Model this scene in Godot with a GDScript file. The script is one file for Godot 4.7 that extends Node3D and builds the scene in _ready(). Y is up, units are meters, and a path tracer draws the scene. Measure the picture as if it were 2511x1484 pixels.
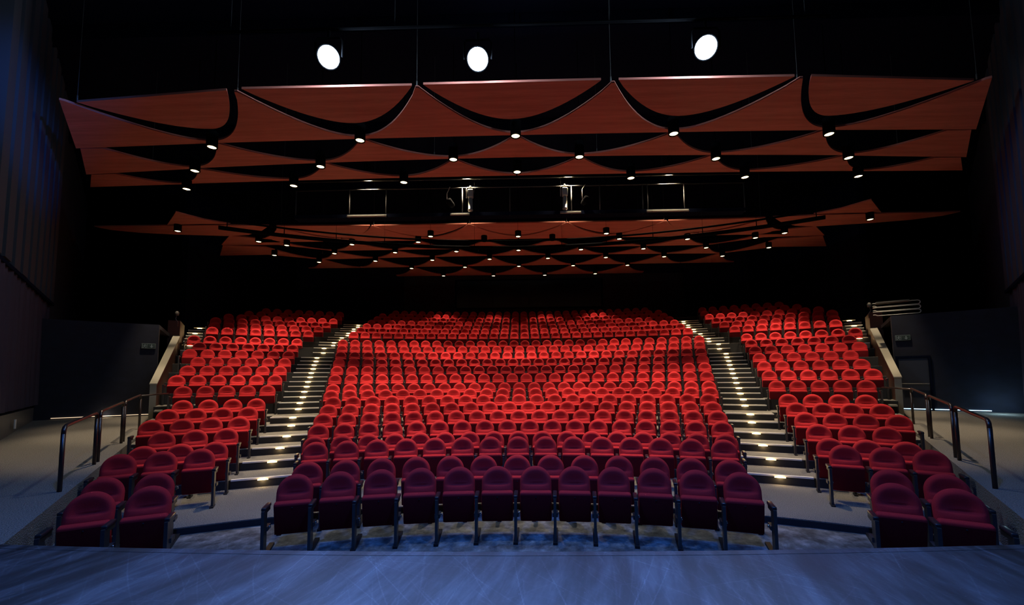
extends Node3D
# A theatre auditorium seen from its stage. Metres, y up, y = 0 on the pit floor; the rows are arcs round the
# world's vertical axis, so a place in the hall is (radius R, angle a) with x = R sin a and z = -R cos a.

# one entry per row, from the stage to the back
const ROW_R := [9.31, 10.21, 11.7, 12.59, 13.47, 14.38, 15.29, 16.23, 17.19, 18.16, 19.13, 20.08, 21.03, 21.98, 22.93, 23.89, 24.84, 25.78, 26.71, 27.63, 28.54, 29.44, 30.34]
const ROW_Y := [0.0, 0.0, 0.101, 0.101, 0.267, 0.435, 0.602, 0.771, 0.94, 1.112, 1.436, 1.763, 2.092, 2.424, 2.756, 3.09, 3.565, 3.896, 4.22, 4.544, 4.871, 5.195, 5.52]
const MID_N := [12, 13, 15, 17, 18, 19, 20, 21, 23, 25, 26, 27, 28, 29, 31, 32, 32, 32, 32, 32, 32, 32, 30]
const MID_A := [0.318, 0.317, 0.3247, 0.3355, 0.3369, 0.3365, 0.3345, 0.3325, 0.3404, 0.3419, 0.3424, 0.3424, 0.3421, 0.3421, 0.3425, 0.3438, 0.3264, 0.315, 0.306, 0.2983, 0.289, 0.2799, 0.2555]
const SIDE_N := [2, 2, 3, 3, 3, 4, 4, 4, 0, 5, 6, 6, 6, 7, 7, 8, 8, 9, 10, 10, 9, 8, 0]
const SIDE_IN := [0.485, 0.5006, 0.477, 0.4712, 0.467, 0.4594, 0.4547, 0.4501, 0.449, 0.4453, 0.4394, 0.4361, 0.4327, 0.4299, 0.4267, 0.4225, 0.406, 0.3913, 0.3795, 0.3692, 0.3628, 0.3604, 0.355]
const SIDE_OUT := [0.541, 0.5522, 0.5663, 0.5555, 0.5456, 0.5685, 0.5588, 0.5488, 0.0, 0.5623, 0.5765, 0.5682, 0.5594, 0.575, 0.5663, 0.5776, 0.5558, 0.5561, 0.557, 0.5408, 0.5122, 0.4871, 0.0]
const ORD := ["front", "second", "third", "fourth", "fifth", "sixth", "seventh", "eighth", "ninth", "tenth", "eleventh", "twelfth", "thirteenth", "fourteenth", "fifteenth", "sixteenth", "seventeenth", "eighteenth", "nineteenth", "twentieth", "twenty-first", "twenty-second", "twenty-third", "twenty-fourth", "twenty-fifth", "twenty-sixth", "twenty-seventh", "twenty-eighth", "twenty-ninth", "thirtieth", "thirty-first", "thirty-second"]

const RAMP_IN := 0.597
const RAMP_OUT := 0.745
const BOX_R := 20.4      # the side entrance walls
const STAGE_Y := 0.8
const PANEL_Y := 8.5
const CEIL_Y := 11.6
const WARM := Color(1.0, 0.90, 0.76)

var M := {}
var taken := {}

# ------------------------------------------------------------------ naming
func numbered(n: String) -> String:
	taken[n] = taken.get(n, -1) + 1
	return n if taken[n] == 0 else "%s_%03d" % [n, taken[n]]

func tag(o: Node, label: String, category: String, group := "", kind := "") -> Node:
	o.set_meta("label", label)
	o.set_meta("category", category)
	if group != "": o.set_meta("group", group)
	if kind != "": o.set_meta("kind", kind)
	return o

func thing(called: String, label: String, category: String, at := Vector3.ZERO, turn := 0.0, group := "") -> Node3D:
	var o := Node3D.new()
	o.name = numbered(called)
	add_child(o)
	o.position = at
	o.rotation.y = turn
	tag(o, label, category, group)
	return o

func put(called: String, mesh: Mesh, mat: Material, parent: Node = self) -> MeshInstance3D:
	var o := MeshInstance3D.new()
	o.name = numbered(called) if parent == self else called
	o.mesh = mesh
	if mat: o.material_override = mat
	parent.add_child(o, true)
	return o

func obj(called: String, st: SurfaceTool, mat: Material, parent: Node = self) -> MeshInstance3D:
	return put(called, done(st), mat, parent)

func struct(called: String, st: SurfaceTool, mat: Material, label := "") -> MeshInstance3D:
	var o := obj(called, st, mat)
	o.set_meta("kind", "structure")
	if label != "": o.set_meta("label", label)
	return o

# ------------------------------------------------------------------ mesh helpers
func mb(smooth := false) -> SurfaceTool:
	var st := SurfaceTool.new()
	st.begin(Mesh.PRIMITIVE_TRIANGLES)
	st.set_smooth_group(0 if smooth else -1)
	return st

func done(st: SurfaceTool) -> ArrayMesh:
	st.generate_normals()
	st.index()
	return st.commit()

func face(st: SurfaceTool, p: Array, outward: Vector3) -> void:
	var n: Vector3 = (p[1] - p[0]).cross(p[2] - p[0])
	if p.size() > 3 and n.length() < 1e-10: n = (p[2] - p[0]).cross(p[3] - p[0])
	var flip := n.dot(outward) > 0.0     # Godot: clockwise is the front
	for k in range(1, p.size() - 1):
		var a: Vector3 = p[0]
		var b: Vector3 = p[k + 1] if flip else p[k]
		var c: Vector3 = p[k] if flip else p[k + 1]
		st.add_vertex(a)
		st.add_vertex(b)
		st.add_vertex(c)

func box(st: SurfaceTool, c: Vector3, s: Vector3, b := Basis.IDENTITY) -> void:
	var h := s / 2
	for ax in 3:
		for sg: float in [-1.0, 1.0]:
			var n := Vector3.ZERO
			n[ax] = sg
			var u := Vector3.ZERO
			u[(ax + 1) % 3] = h[(ax + 1) % 3]
			var v := Vector3.ZERO
			v[(ax + 2) % 3] = h[(ax + 2) % 3]
			var m := n * h[ax]
			face(st, [c + b * (m - u - v), c + b * (m + u - v), c + b * (m + u + v), c + b * (m - u + v)], b * n)

# a box with rounded edges of radius r
func rbox(st: SurfaceTool, c: Vector3, s: Vector3, r: float, b := Basis.IDENTITY) -> void:
	var h := s / 2
	var inner := h - Vector3(r, r, r)
	for ax in 3:
		var iu := (ax + 1) % 3
		var iv := (ax + 2) % 3
		var us := [-h[iu], -h[iu] + r * 0.5, -inner[iu], inner[iu], h[iu] - r * 0.5, h[iu]]
		var vs := [-h[iv], -h[iv] + r * 0.5, -inner[iv], inner[iv], h[iv] - r * 0.5, h[iv]]
		for sg: float in [-1.0, 1.0]:
			var g := []
			for i in 6:
				for j in 6:
					var p := Vector3.ZERO
					p[ax] = sg * h[ax]
					p[iu] = us[i]
					p[iv] = vs[j]
					var q := p.clamp(-inner, inner)
					g.append(c + b * (q + (p - q).normalized() * r))
			var n := Vector3.ZERO
			n[ax] = sg
			for i in 5:
				for j in 5:
					face(st, [g[i * 6 + j], g[i * 6 + 6 + j], g[i * 6 + 7 + j], g[i * 6 + 1 + j]], b * n)

func tube(st: SurfaceTool, path: Array, r: float, sides := 8, caps := true) -> void:
	var rings := []
	var side := Vector3.ZERO
	for i in path.size():
		var t: Vector3 = (path[mini(i + 1, path.size() - 1)] - path[maxi(i - 1, 0)]).normalized()
		if side == Vector3.ZERO:
			side = t.cross(Vector3.UP if absf(t.y) < 0.9 else Vector3.RIGHT).normalized()
		side = (side - t * side.dot(t)).normalized()
		var up := side.cross(t).normalized()
		var ring := []
		for k in sides:
			var w := TAU * k / sides
			ring.append(path[i] + (side * cos(w) + up * sin(w)) * r)
		rings.append(ring)
	for i in path.size() - 1:
		for k in sides:
			var k2 := (k + 1) % sides
			var mid: Vector3 = (rings[i][k] + rings[i][k2]) / 2 - path[i]
			face(st, [rings[i][k], rings[i][k2], rings[i + 1][k2], rings[i + 1][k]], mid)
	if caps:
		face(st, rings[0], path[0] - path[1])
		face(st, rings[-1], path[-1] - path[-2])

# a lathed profile of (radius, height) points round y
func lathe(st: SurfaceTool, at: Vector3, prof: Array, sides := 20) -> void:
	for i in prof.size() - 1:
		var a: Vector2 = prof[i]
		var b: Vector2 = prof[i + 1]
		for k in sides:
			var w0 := TAU * k / sides
			var w1 := TAU * (k + 1) / sides
			var d0 := Vector3(cos(w0), 0, sin(w0))
			var d1 := Vector3(cos(w1), 0, sin(w1))
			var m := (d0 + d1).normalized()
			var outward := m * (b.y - a.y) + Vector3.UP * (a.x - b.x)
			var pts := [at + d0 * a.x + Vector3(0, a.y, 0), at + d1 * a.x + Vector3(0, a.y, 0), at + d1 * b.x + Vector3(0, b.y, 0), at + d0 * b.x + Vector3(0, b.y, 0)]
			if a.x < 1e-5: pts.remove_at(0)
			elif b.x < 1e-5: pts.remove_at(2)
			face(st, pts, outward)

func pol(R: float, a: float, y := 0.0) -> Vector3:
	return Vector3(R * sin(a), y, -R * cos(a))

# a solid piece of a ring; y0 and y1 may be functions of R given as [value at R0, value at R1]
func ring(st: SurfaceTool, R0: float, R1: float, a0: float, a1: float, y0: float, yin: float, yout := -99.0) -> void:
	if yout < -90.0: yout = yin
	var n := maxi(1, int(ceil(absf(a1 - a0) / 0.02)))
	for k in n:
		var b0 := lerpf(a0, a1, float(k) / n)
		var b1 := lerpf(a0, a1, float(k + 1) / n)
		var m := pol(1.0, (b0 + b1) / 2)
		face(st, [pol(R0, b0, yin), pol(R0, b1, yin), pol(R1, b1, yout), pol(R1, b0, yout)], Vector3.UP)
		face(st, [pol(R0, b0, y0), pol(R0, b1, y0), pol(R1, b1, y0), pol(R1, b0, y0)], Vector3.DOWN)
		face(st, [pol(R0, b0, y0), pol(R0, b1, y0), pol(R0, b1, yin), pol(R0, b0, yin)], -m)
		face(st, [pol(R1, b0, y0), pol(R1, b1, y0), pol(R1, b1, yout), pol(R1, b0, yout)], m)
	for e in [[a0, a1], [a1, a0]]:
		var a: float = e[0]
		var away := pol(1.0, a) - pol(1.0, e[1])
		face(st, [pol(R0, a, y0), pol(R1, a, y0), pol(R1, a, yout), pol(R0, a, yin)], away)

# a flat plate with outline pts (x, z), its underside at y
func plate(st: SurfaceTool, pts: PackedVector2Array, y: float, thick: float) -> void:
	var tri := Geometry2D.triangulate_polygon(pts)
	for i in range(0, tri.size(), 3):
		var p := []
		var q := []
		for k in 3:
			var v := pts[tri[i + k]]
			p.append(Vector3(v.x, y, v.y))
			q.append(Vector3(v.x, y + thick, v.y))
		face(st, p, Vector3.DOWN)
		face(st, q, Vector3.UP)
	var turn := 1.0 if Geometry2D.is_polygon_clockwise(pts) else -1.0
	for i in pts.size():
		var a := pts[i]
		var b := pts[(i + 1) % pts.size()]
		var d := (b - a).orthogonal() * turn
		var o3 := Vector3(d.x, 0, d.y)
		face(st, [Vector3(a.x, y, a.y), Vector3(b.x, y, b.y), Vector3(b.x, y + thick, b.y), Vector3(a.x, y + thick, a.y)], o3)

# ------------------------------------------------------------------ textures and materials
func noise_map(sd: int, size: int, freq: float, lo: float, hi: float, oct := 4, sx := 1.0) -> ImageTexture:
	var n := FastNoiseLite.new()
	n.seed = sd
	n.frequency = freq
	n.fractal_octaves = oct
	var im := n.get_seamless_image(size, size, false, false, 0.2)
	var out := Image.create(size, size, false, Image.FORMAT_RGB8)
	for y in size:
		for x in size:
			var v := lerpf(lo, hi, im.get_pixel(x, y).r)
			out.set_pixel(x, y, Color(v, v, v))
	return ImageTexture.create_from_image(out)

func normal_map(sd: int, size: int, freq: float, strength: float) -> ImageTexture:
	var n := FastNoiseLite.new()
	n.seed = sd
	n.frequency = freq
	n.fractal_octaves = 2
	var im := n.get_seamless_image(size, size, false, false, 0.2)
	im.convert(Image.FORMAT_RGBA8)
	im.bump_map_to_normal_map(strength)
	return ImageTexture.create_from_image(im)

# worn black boards: cloudy dust with pale scuffs and drag marks
func scuffed(sd: int, size: int, lo: float, hi: float, marks: int, brushed := false) -> ImageTexture:
	var n := FastNoiseLite.new()
	n.seed = sd
	n.frequency = 0.012
	n.fractal_octaves = 6
	n.fractal_gain = 0.62
	var im := n.get_seamless_image(size, size, false, false, 0.2)
	var out := Image.create(size, size, false, Image.FORMAT_RGB8)
	for y in size:
		for x in size:
			var v := clampf((im.get_pixel(x, y).r - 0.5) * 1.5 + 0.5, 0.0, 1.0)
			var w := im.get_pixel((x * 3 + y) % size, (y * 2 + size - x) % size if y % 2 == 0 else (y * 2 + 1 + size - x) % size).r
			if brushed:
				var a := n.get_noise_2d(x * 1.3 + y * 0.35, y * 0.24 - x * 0.05)
				var b := n.get_noise_2d(x * 5.0 + y * 1.2 + 3000.0, y * 0.5)
				v = clampf(0.5 + a * 1.1 + b * 0.35 + (v - 0.5) * 0.3, 0.0, 1.0)
				w = 0.5
			v = lerpf(lo, hi, clampf(v * 0.75 + (w - 0.5) * 0.5 + 0.12, 0.0, 1.0))
			out.set_pixel(x, y, Color(v, v, v))
	var rng := RandomNumberGenerator.new()
	rng.seed = sd
	for k in marks:
		var p := Vector2(rng.randf() * size, rng.randf() * size)
		var w := rng.randf_range(-0.5, 0.9) if rng.randf() < 0.75 else rng.randf() * TAU
		var d := Vector2(sin(w), cos(w))
		var bend := rng.randf_range(-0.0015, 0.0015)
		var steps := int(rng.randf_range(15.0, size * 0.22))
		var wide := 1 + int(rng.randf() * rng.randf() * 3.0)
		var gain := rng.randf_range(0.03, 0.16) / wide
		for s in steps:
			d = d.rotated(bend)
			p += d
			var fade := sin(PI * s / steps)
			for q in wide:
				var xi := posmod(int(p.x) + q, size)
				var yi := posmod(int(p.y), size)
				var v := clampf(out.get_pixel(xi, yi).r + gain * fade, 0.0, 1.0)
				out.set_pixel(xi, yi, Color(v, v, v))
	for k in marks / 2:
		var xi := rng.randi() % size
		var yi := rng.randi() % size
		var v := rng.randf_range(0.35, 0.7)
		out.set_pixel(xi, yi, Color(v, v, v))
	return ImageTexture.create_from_image(out)

func wood_map(sd: int, w: int, h: int) -> ImageTexture:
	var n := FastNoiseLite.new()
	n.seed = sd
	n.frequency = 0.02
	n.fractal_octaves = 4
	var out := Image.create(w, h, false, Image.FORMAT_RGB8)
	for y in h:
		for x in w:
			var u := float(x) / w
			var a := n.get_noise_2d(x * 0.10, y * 1.6)
			var b := n.get_noise_2d((x - w) * 0.10, y * 1.6)
			var v := lerpf(a, b, u) * 0.5 + 0.5
			var fine := n.get_noise_2d(x * 0.5 + 900.0, y * 9.0) * 0.5 + 0.5
			v = clampf(v * 0.7 + fine * 0.3, 0.0, 1.0)
			out.set_pixel(x, y, Color(0.72, 0.66, 0.62).lerp(Color(1.0, 1.0, 1.0), v))
	return ImageTexture.create_from_image(out)

func mat(called: String, col: Color, rough := 0.8, metal := 0.0) -> StandardMaterial3D:
	var m := StandardMaterial3D.new()
	m.resource_name = called
	m.albedo_color = col
	m.roughness = rough
	m.metallic = metal
	M[called] = m
	return m

func triplanar(m: StandardMaterial3D, tex: Texture2D, scale: Vector3, world := true) -> void:
	m.albedo_texture = tex
	m.uv1_triplanar = true
	m.uv1_world_triplanar = world
	m.uv1_scale = scale

func glow(called: String, col: Color, energy: float) -> StandardMaterial3D:
	var m := mat(called, Color(0.9, 0.9, 0.9), 0.5)
	m.emission_enabled = true
	m.emission = col
	m.emission_energy_multiplier = energy
	return m

func make_materials() -> void:
	var cloth := mat("red_cloth", Color(0.80, 0.19, 0.205), 0.95)
	cloth.metallic_specular = 0.2
	cloth.rim_enabled = true
	cloth.rim = 0.55
	cloth.rim_tint = 0.85
	triplanar(cloth, noise_map(5, 256, 0.12, 0.80, 1.0, 3), Vector3(3, 3, 3), false)
	cloth.normal_enabled = true
	cloth.normal_texture = normal_map(9, 256, 0.35, 5.0)
	cloth.normal_scale = 0.35
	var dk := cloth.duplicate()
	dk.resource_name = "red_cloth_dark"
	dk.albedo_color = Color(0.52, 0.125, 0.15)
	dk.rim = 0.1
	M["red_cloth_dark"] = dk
	mat("black_plastic", Color(0.15, 0.15, 0.155), 0.3)
	mat("dark_metal", Color(0.27, 0.27, 0.27), 0.42, 0.5)
	mat("foot_metal", Color(0.13, 0.13, 0.135), 0.5, 0.4)
	mat("chrome", Color(0.75, 0.75, 0.76), 0.25, 1.0)
	var carpet := mat("carpet", Color(0.68, 0.66, 0.62), 1.0)
	carpet.metallic_specular = 0.1
	triplanar(carpet, noise_map(11, 512, 0.30, 0.35, 1.0, 4), Vector3(0.55, 0.55, 0.55))
	carpet.normal_enabled = true
	carpet.normal_texture = normal_map(12, 256, 0.4, 6.0)
	carpet.normal_scale = 0.4
	mat("riser", Color(0.13, 0.13, 0.135), 0.9)
	mat("nosing", Color(0.90, 0.885, 0.84), 0.45, 0.0)
	var stage := mat("stage_boards", Color(0.60, 0.61, 0.63), 0.5)
	triplanar(stage, scuffed(21, 1400, 0.06, 0.52, 3600, true), Vector3(0.12, 0.12, 0.12))
	stage.uv1_offset = Vector3(0.5, 0.5, 0.5)
	var pit := mat("pit_boards", Color(0.78, 0.77, 0.74), 0.65)
	triplanar(pit, scuffed(22, 1024, 0.26, 0.78, 900), Vector3(0.23, 0.23, 0.23))
	mat("black_paint", Color(0.055, 0.075, 0.14), 0.95).metallic_specular = 0.1
	var wall := mat("dark_wall", Color(0.085, 0.105, 0.18), 0.95)
	triplanar(wall, noise_map(31, 256, 0.03, 0.7, 1.0, 4), Vector3(0.4, 0.4, 0.4))
	mat("fin", Color(0.17, 0.18, 0.21), 0.8)
	var drape := mat("drape", Color(0.24, 0.22, 0.26), 1.0)
	drape.metallic_specular = 0.1
	var wood := mat("canopy_wood", Color(0.80, 0.51, 0.45), 0.55)
	wood.metallic_specular = 0.3
	triplanar(wood, wood_map(41, 512, 512), Vector3(0.28, 0.28, 0.28))
	var brown := mat("brown_wood", Color(0.36, 0.19, 0.11), 0.6)
	triplanar(brown, wood_map(43, 256, 256), Vector3(0.8, 0.8, 0.8))
	mat("cap_stone", Color(0.55, 0.53, 0.47), 0.8)
	mat("rail_metal", Color(0.30, 0.27, 0.26), 0.3, 0.75)
	mat("dado", Color(0.34, 0.33, 0.33), 0.42, 0.2)
	mat("bridge_metal", Color(0.26, 0.255, 0.24), 0.6, 0.2)
	mat("lamp_body", Color(0.62, 0.61, 0.58), 0.5, 0.2)
	mat("lamp_black", Color(0.045, 0.045, 0.05), 0.95).metallic_specular = 0.08
	mat("white_paint", Color(0.8, 0.8, 0.78), 0.6)
	mat("sign_green", Color(0.12, 0.19, 0.18), 0.6)
	mat("sign_white", Color(0.44, 0.50, 0.51), 0.6)
	mat("door_blue", Color(0.14, 0.16, 0.22), 0.7)
	mat("window_dark", Color(0.035, 0.04, 0.05), 0.35)
	mat("grey_wall", Color(0.22, 0.215, 0.205), 0.95)
	glow("lens_warm", Color(1.0, 0.85, 0.62), 9.0)
	glow("step_glow", Color(1.0, 0.86, 0.60), 5.0)
	glow("lens_cool", Color(0.80, 0.90, 1.0), 40.0)
	glow("strip_warm", Color(1.0, 0.86, 0.70), 0.8)
	glow("strip_cool", Color(0.72, 0.90, 1.0), 2.6)

func spot(called: String, at: Vector3, to: Vector3, col: Color, energy: float, angle: float, soft := 0.7, size := 0.1) -> SpotLight3D:
	var l := SpotLight3D.new()
	l.name = numbered(called)
	add_child(l)
	l.position = at
	var up := Vector3.UP if absf((to - at).normalized().y) < 0.95 else Vector3.FORWARD
	l.look_at_from_position(at, to, up)
	l.light_color = col
	l.light_energy = energy
	l.spot_angle = angle
	l.spot_angle_attenuation = soft
	l.spot_range = 60.0
	l.spot_attenuation = 2.0
	l.light_size = size
	l.shadow_enabled = true
	return l

# ------------------------------------------------------------------ the scene
func _ready() -> void:
	# camera: shifted lens, a little roll
	var cam := Camera3D.new()
	cam.name = "camera"
	add_child(cam)
	cam.position = Vector3(0.088, 2.117, -3.093)
	cam.rotation = Vector3(0.07628, 0.02181, -0.009106)
	cam.projection = Camera3D.PROJECTION_FRUSTUM
	cam.near = 0.05
	cam.far = 120.0
	cam.size = 2.0 * cam.near * 742.0 / 1055.53
	cam.frustum_offset = Vector2(0.0, 106.24 / 1055.53 * cam.near)
	cam.current = true
	# sky: none, the room is closed
	var we := WorldEnvironment.new()
	we.name = "environment"
	var env := Environment.new()
	env.background_mode = Environment.BG_COLOR
	env.background_color = Color.BLACK
	env.tonemap_mode = Environment.TONE_MAPPER_LINEAR
	env.tonemap_exposure = 1.0
	env.sdfgi_enabled = true
	env.ssao_enabled = true
	env.ssil_enabled = true
	we.environment = env
	add_child(we)
	# the stage's own blue-white wash, hung unseen over the stage, lights without fixtures
	var blue := Color(0.24, 0.50, 1.0)
	for x: float in [-6.0, -2.0, 2.0, 6.0]:
		spot("unseen_blue_light", Vector3(x, 9.0, -5.6), Vector3(x * 1.1, 0.0, -7.6), blue, 42.0 if absf(x) < 5.0 else 26.0, 44.0, 1.0, 0.25)
	spot("unseen_blue_light", Vector3(7.5, 5.5, -2.0), Vector3(-11.5, 8.0, -12.5), blue, 300.0, 5.0, 1.0, 0.2)  # not part of the wash: unseen narrow spot added to brighten the left wall fins
	spot("unseen_blue_light", Vector3(-7.5, 5.5, -2.0), Vector3(12.3, 6.6, -13.3), blue, 100.0, 6.0, 1.0, 0.2)  # weaker unseen spot, added likewise for the right wall fins

	make_materials()
	build_floor()
	build_stage()
	build_walls()
	build_canopies()
	build_seats()
	build_downlights()
	build_floodlights()
	build_bridge()
	build_sides()

# ------------------------------------------------------------------ floors
func tier_in(r: int) -> float:      # the radius of the riser in front of row r
	var lead := [0.0, 0.0, 1.45, 1.0, 1.05, 1.05, 1.17, 1.33, 1.34, 1.16]
	return ROW_R[r] - (lead[r] if r < lead.size() else 1.15)

func side_limit(R: float) -> float:
	return minf(RAMP_IN, asin(minf(1.0, 14.75 / R)))

func nosing(floor_node: Node, R: float, y: float, a0: float, a1: float, lit := true) -> void:
	var st := mb()
	ring(st, R - 0.014, R + 0.055, a0, a1, y - 0.022, y + 0.008)
	var o := obj("nosing", st, M.nosing, floor_node)
	if not lit: return
	var am := lerpf(a0, a1, 0.52)
	var half := 0.09 / R
	var g := mb()
	ring(g, R - 0.028, R - 0.002, am - half, am + half, y - 0.040, y - 0.024)
	obj("step_light", g, M.step_glow, o)
	var l := OmniLight3D.new()
	l.name = numbered("step_lamp")
	add_child(l)
	l.position = pol(R - 0.06, am, y - 0.045)
	l.light_color = Color(1.0, 0.84, 0.58)
	l.light_energy = 0.035
	l.omni_range = 4.0
	l.omni_attenuation = 2.0
	l.light_size = 0.03
	l.shadow_enabled = true

func build_floor() -> void:
	var st := mb()
	ring(st, 3.0, 10.4, -0.75, 0.75, -0.3, 0.0)
	var fl := struct("floor", st, M.pit_boards, "worn dark boards of the pit floor before the front row")
	for r in range(2, 23):
		if r == 3: continue                       # the third and fourth rows share one level
		var R0 := tier_in(r)
		var nx := r + 1 if r != 2 else 4
		var R1 := tier_in(nx) if nx < 23 else ROW_R[22] + 0.9
		var lim := side_limit(R1)
		var t := mb()
		ring(t, R0, R1, -lim, lim, -0.2, ROW_Y[r])
		obj("tier", t, M.carpet, fl)
		var f := mb()                              # the dark riser facing
		ring(f, R0 - 0.012, R0 - 0.001, -lim, lim, ROW_Y[r - 1 if r != 4 else 3] , ROW_Y[r] - 0.012)
		obj("riser", f, M.riser, fl)
	# aisles: nosings, step lights and, from the tenth row on, a half step in front of each tier
	for sd: float in [-1.0, 1.0]:
		for r in range(4, 22):
			var p := maxi(r - 1, 0)
			var R := tier_in(r)
			var am: float = ROW_R[r] if r < 9 else ROW_R[p]
			var a0: float = (MID_A[p] + MID_A[r]) / 2 + 0.31 / am
			var a1: float = (SIDE_IN[p] + SIDE_IN[r]) / 2 - 0.29 / am
			if r == 16:
				a0 = MID_A[15] + 0.31 / am
				a1 = SIDE_IN[16] - 0.29 / am
			if r >= 10:
				var Rh := R - 0.475
				var yh: float = (ROW_Y[p] + ROW_Y[r]) / 2
				var st2 := mb()
				ring(st2, Rh, R - 0.014, sd * a0, sd * a1, ROW_Y[p] - 0.01, yh)
				obj("step", st2, M.carpet, fl)
				var st3 := mb()
				ring(st3, Rh - 0.012, Rh - 0.001, sd * a0, sd * a1, ROW_Y[p], yh - 0.012)
				obj("riser", st3, M.riser, fl)
				nosing(fl, Rh, yh, sd * a0, sd * a1)
			if r == 9:
				var st4 := mb()
				ring(st4, 16.35, R - 0.014, sd * a0, sd * a1, ROW_Y[8] - 0.01, ROW_Y[9] - 0.002)
				obj("step", st4, M.carpet, fl)
				var st5 := mb()
				ring(st5, 16.338, 16.349, sd * a0, sd * a1, ROW_Y[8], ROW_Y[9] - 0.014)
				obj("riser", st5, M.riser, fl)
				nosing(fl, 16.35, ROW_Y[9], sd * a0, sd * a1)
			else:
				nosing(fl, R, ROW_Y[r], sd * a0, sd * a1)
		# short outer flights beside the upper side blocks
		for k in 8:
			var r2 := 16 + k / 2
			var Rk := tier_in(r2) - (0.475 if k % 2 == 0 else 0.0)
			var yk: float = ROW_Y[r2] if k % 2 == 1 else (ROW_Y[r2] + ROW_Y[r2 - 1]) / 2
			var b0 := 0.570
			var b1 := side_limit(Rk) - 0.004
			if k % 2 == 0:
				var st6 := mb()
				ring(st6, Rk, Rk + 0.46, sd * b0, sd * b1, yk - 0.2, yk)
				obj("step", st6, M.carpet, fl)
			nosing(fl, Rk, yk, sd * b0, sd * b1, k % 2 == 1)
	# carpeted side ramps
	for sd: float in [-1.0, 1.0]:
		var rp := mb()
		ring(rp, 6.9, BOX_R, sd * RAMP_IN, sd * RAMP_OUT, -0.2, 0.485, 1.055)
		obj("ramp", rp, M.carpet, fl)

func stage_edge(x: float) -> float:
	return -6.46 - 0.0088 * x * x

func build_stage() -> void:
	var st := mb()
	var n := 24
	for k in n:
		var x0 := lerpf(-9.0, 9.0, float(k) / n)
		var x1 := lerpf(-9.0, 9.0, float(k + 1) / n)
		var a := Vector3(x0, STAGE_Y, stage_edge(x0))
		var b := Vector3(x1, STAGE_Y, stage_edge(x1))
		var dn := Vector3(0, STAGE_Y - 0.012, 0)
		face(st, [a, b, Vector3(x1, STAGE_Y, 6.0), Vector3(x0, STAGE_Y, 6.0)], Vector3.UP)
		face(st, [a, b, b + Vector3(0, -0.012, -0.012), a + Vector3(0, -0.012, -0.012)], Vector3(0, 1, -1))
		face(st, [a + Vector3(0, -0.012, -0.012), b + Vector3(0, -0.012, -0.012), b + Vector3(0, -1.0, -0.012), a + Vector3(0, -1.0, -0.012)], Vector3(0, 0, -1))
	var o := struct("floor_stage", st, M.stage_boards, "blue-lit scuffed black stage floor in the foreground")
	# the nose strip of the stage edge, a board of its own
	var e := mb()
	for k in n:
		var x0 := lerpf(-9.0, 9.0, float(k) / n)
		var x1 := lerpf(-9.0, 9.0, float(k + 1) / n)
		var a := Vector3(x0, STAGE_Y + 0.002, stage_edge(x0) - 0.02)
		var b := Vector3(x1, STAGE_Y + 0.002, stage_edge(x1) - 0.02)
		var w := Vector3(0, 0, 0.075)
		face(e, [a, b, b + w, a + w], Vector3.UP)
		face(e, [a, b, b + Vector3(0, -0.05, 0), a + Vector3(0, -0.05, 0)], Vector3(0, 0, -1))
		face(e, [a + w, b + w, b + w + Vector3(0, -0.01, 0), a + w + Vector3(0, -0.01, 0)], Vector3(0, 0, 1))
	obj("edge_board", e, M.stage_boards, o)

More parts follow.
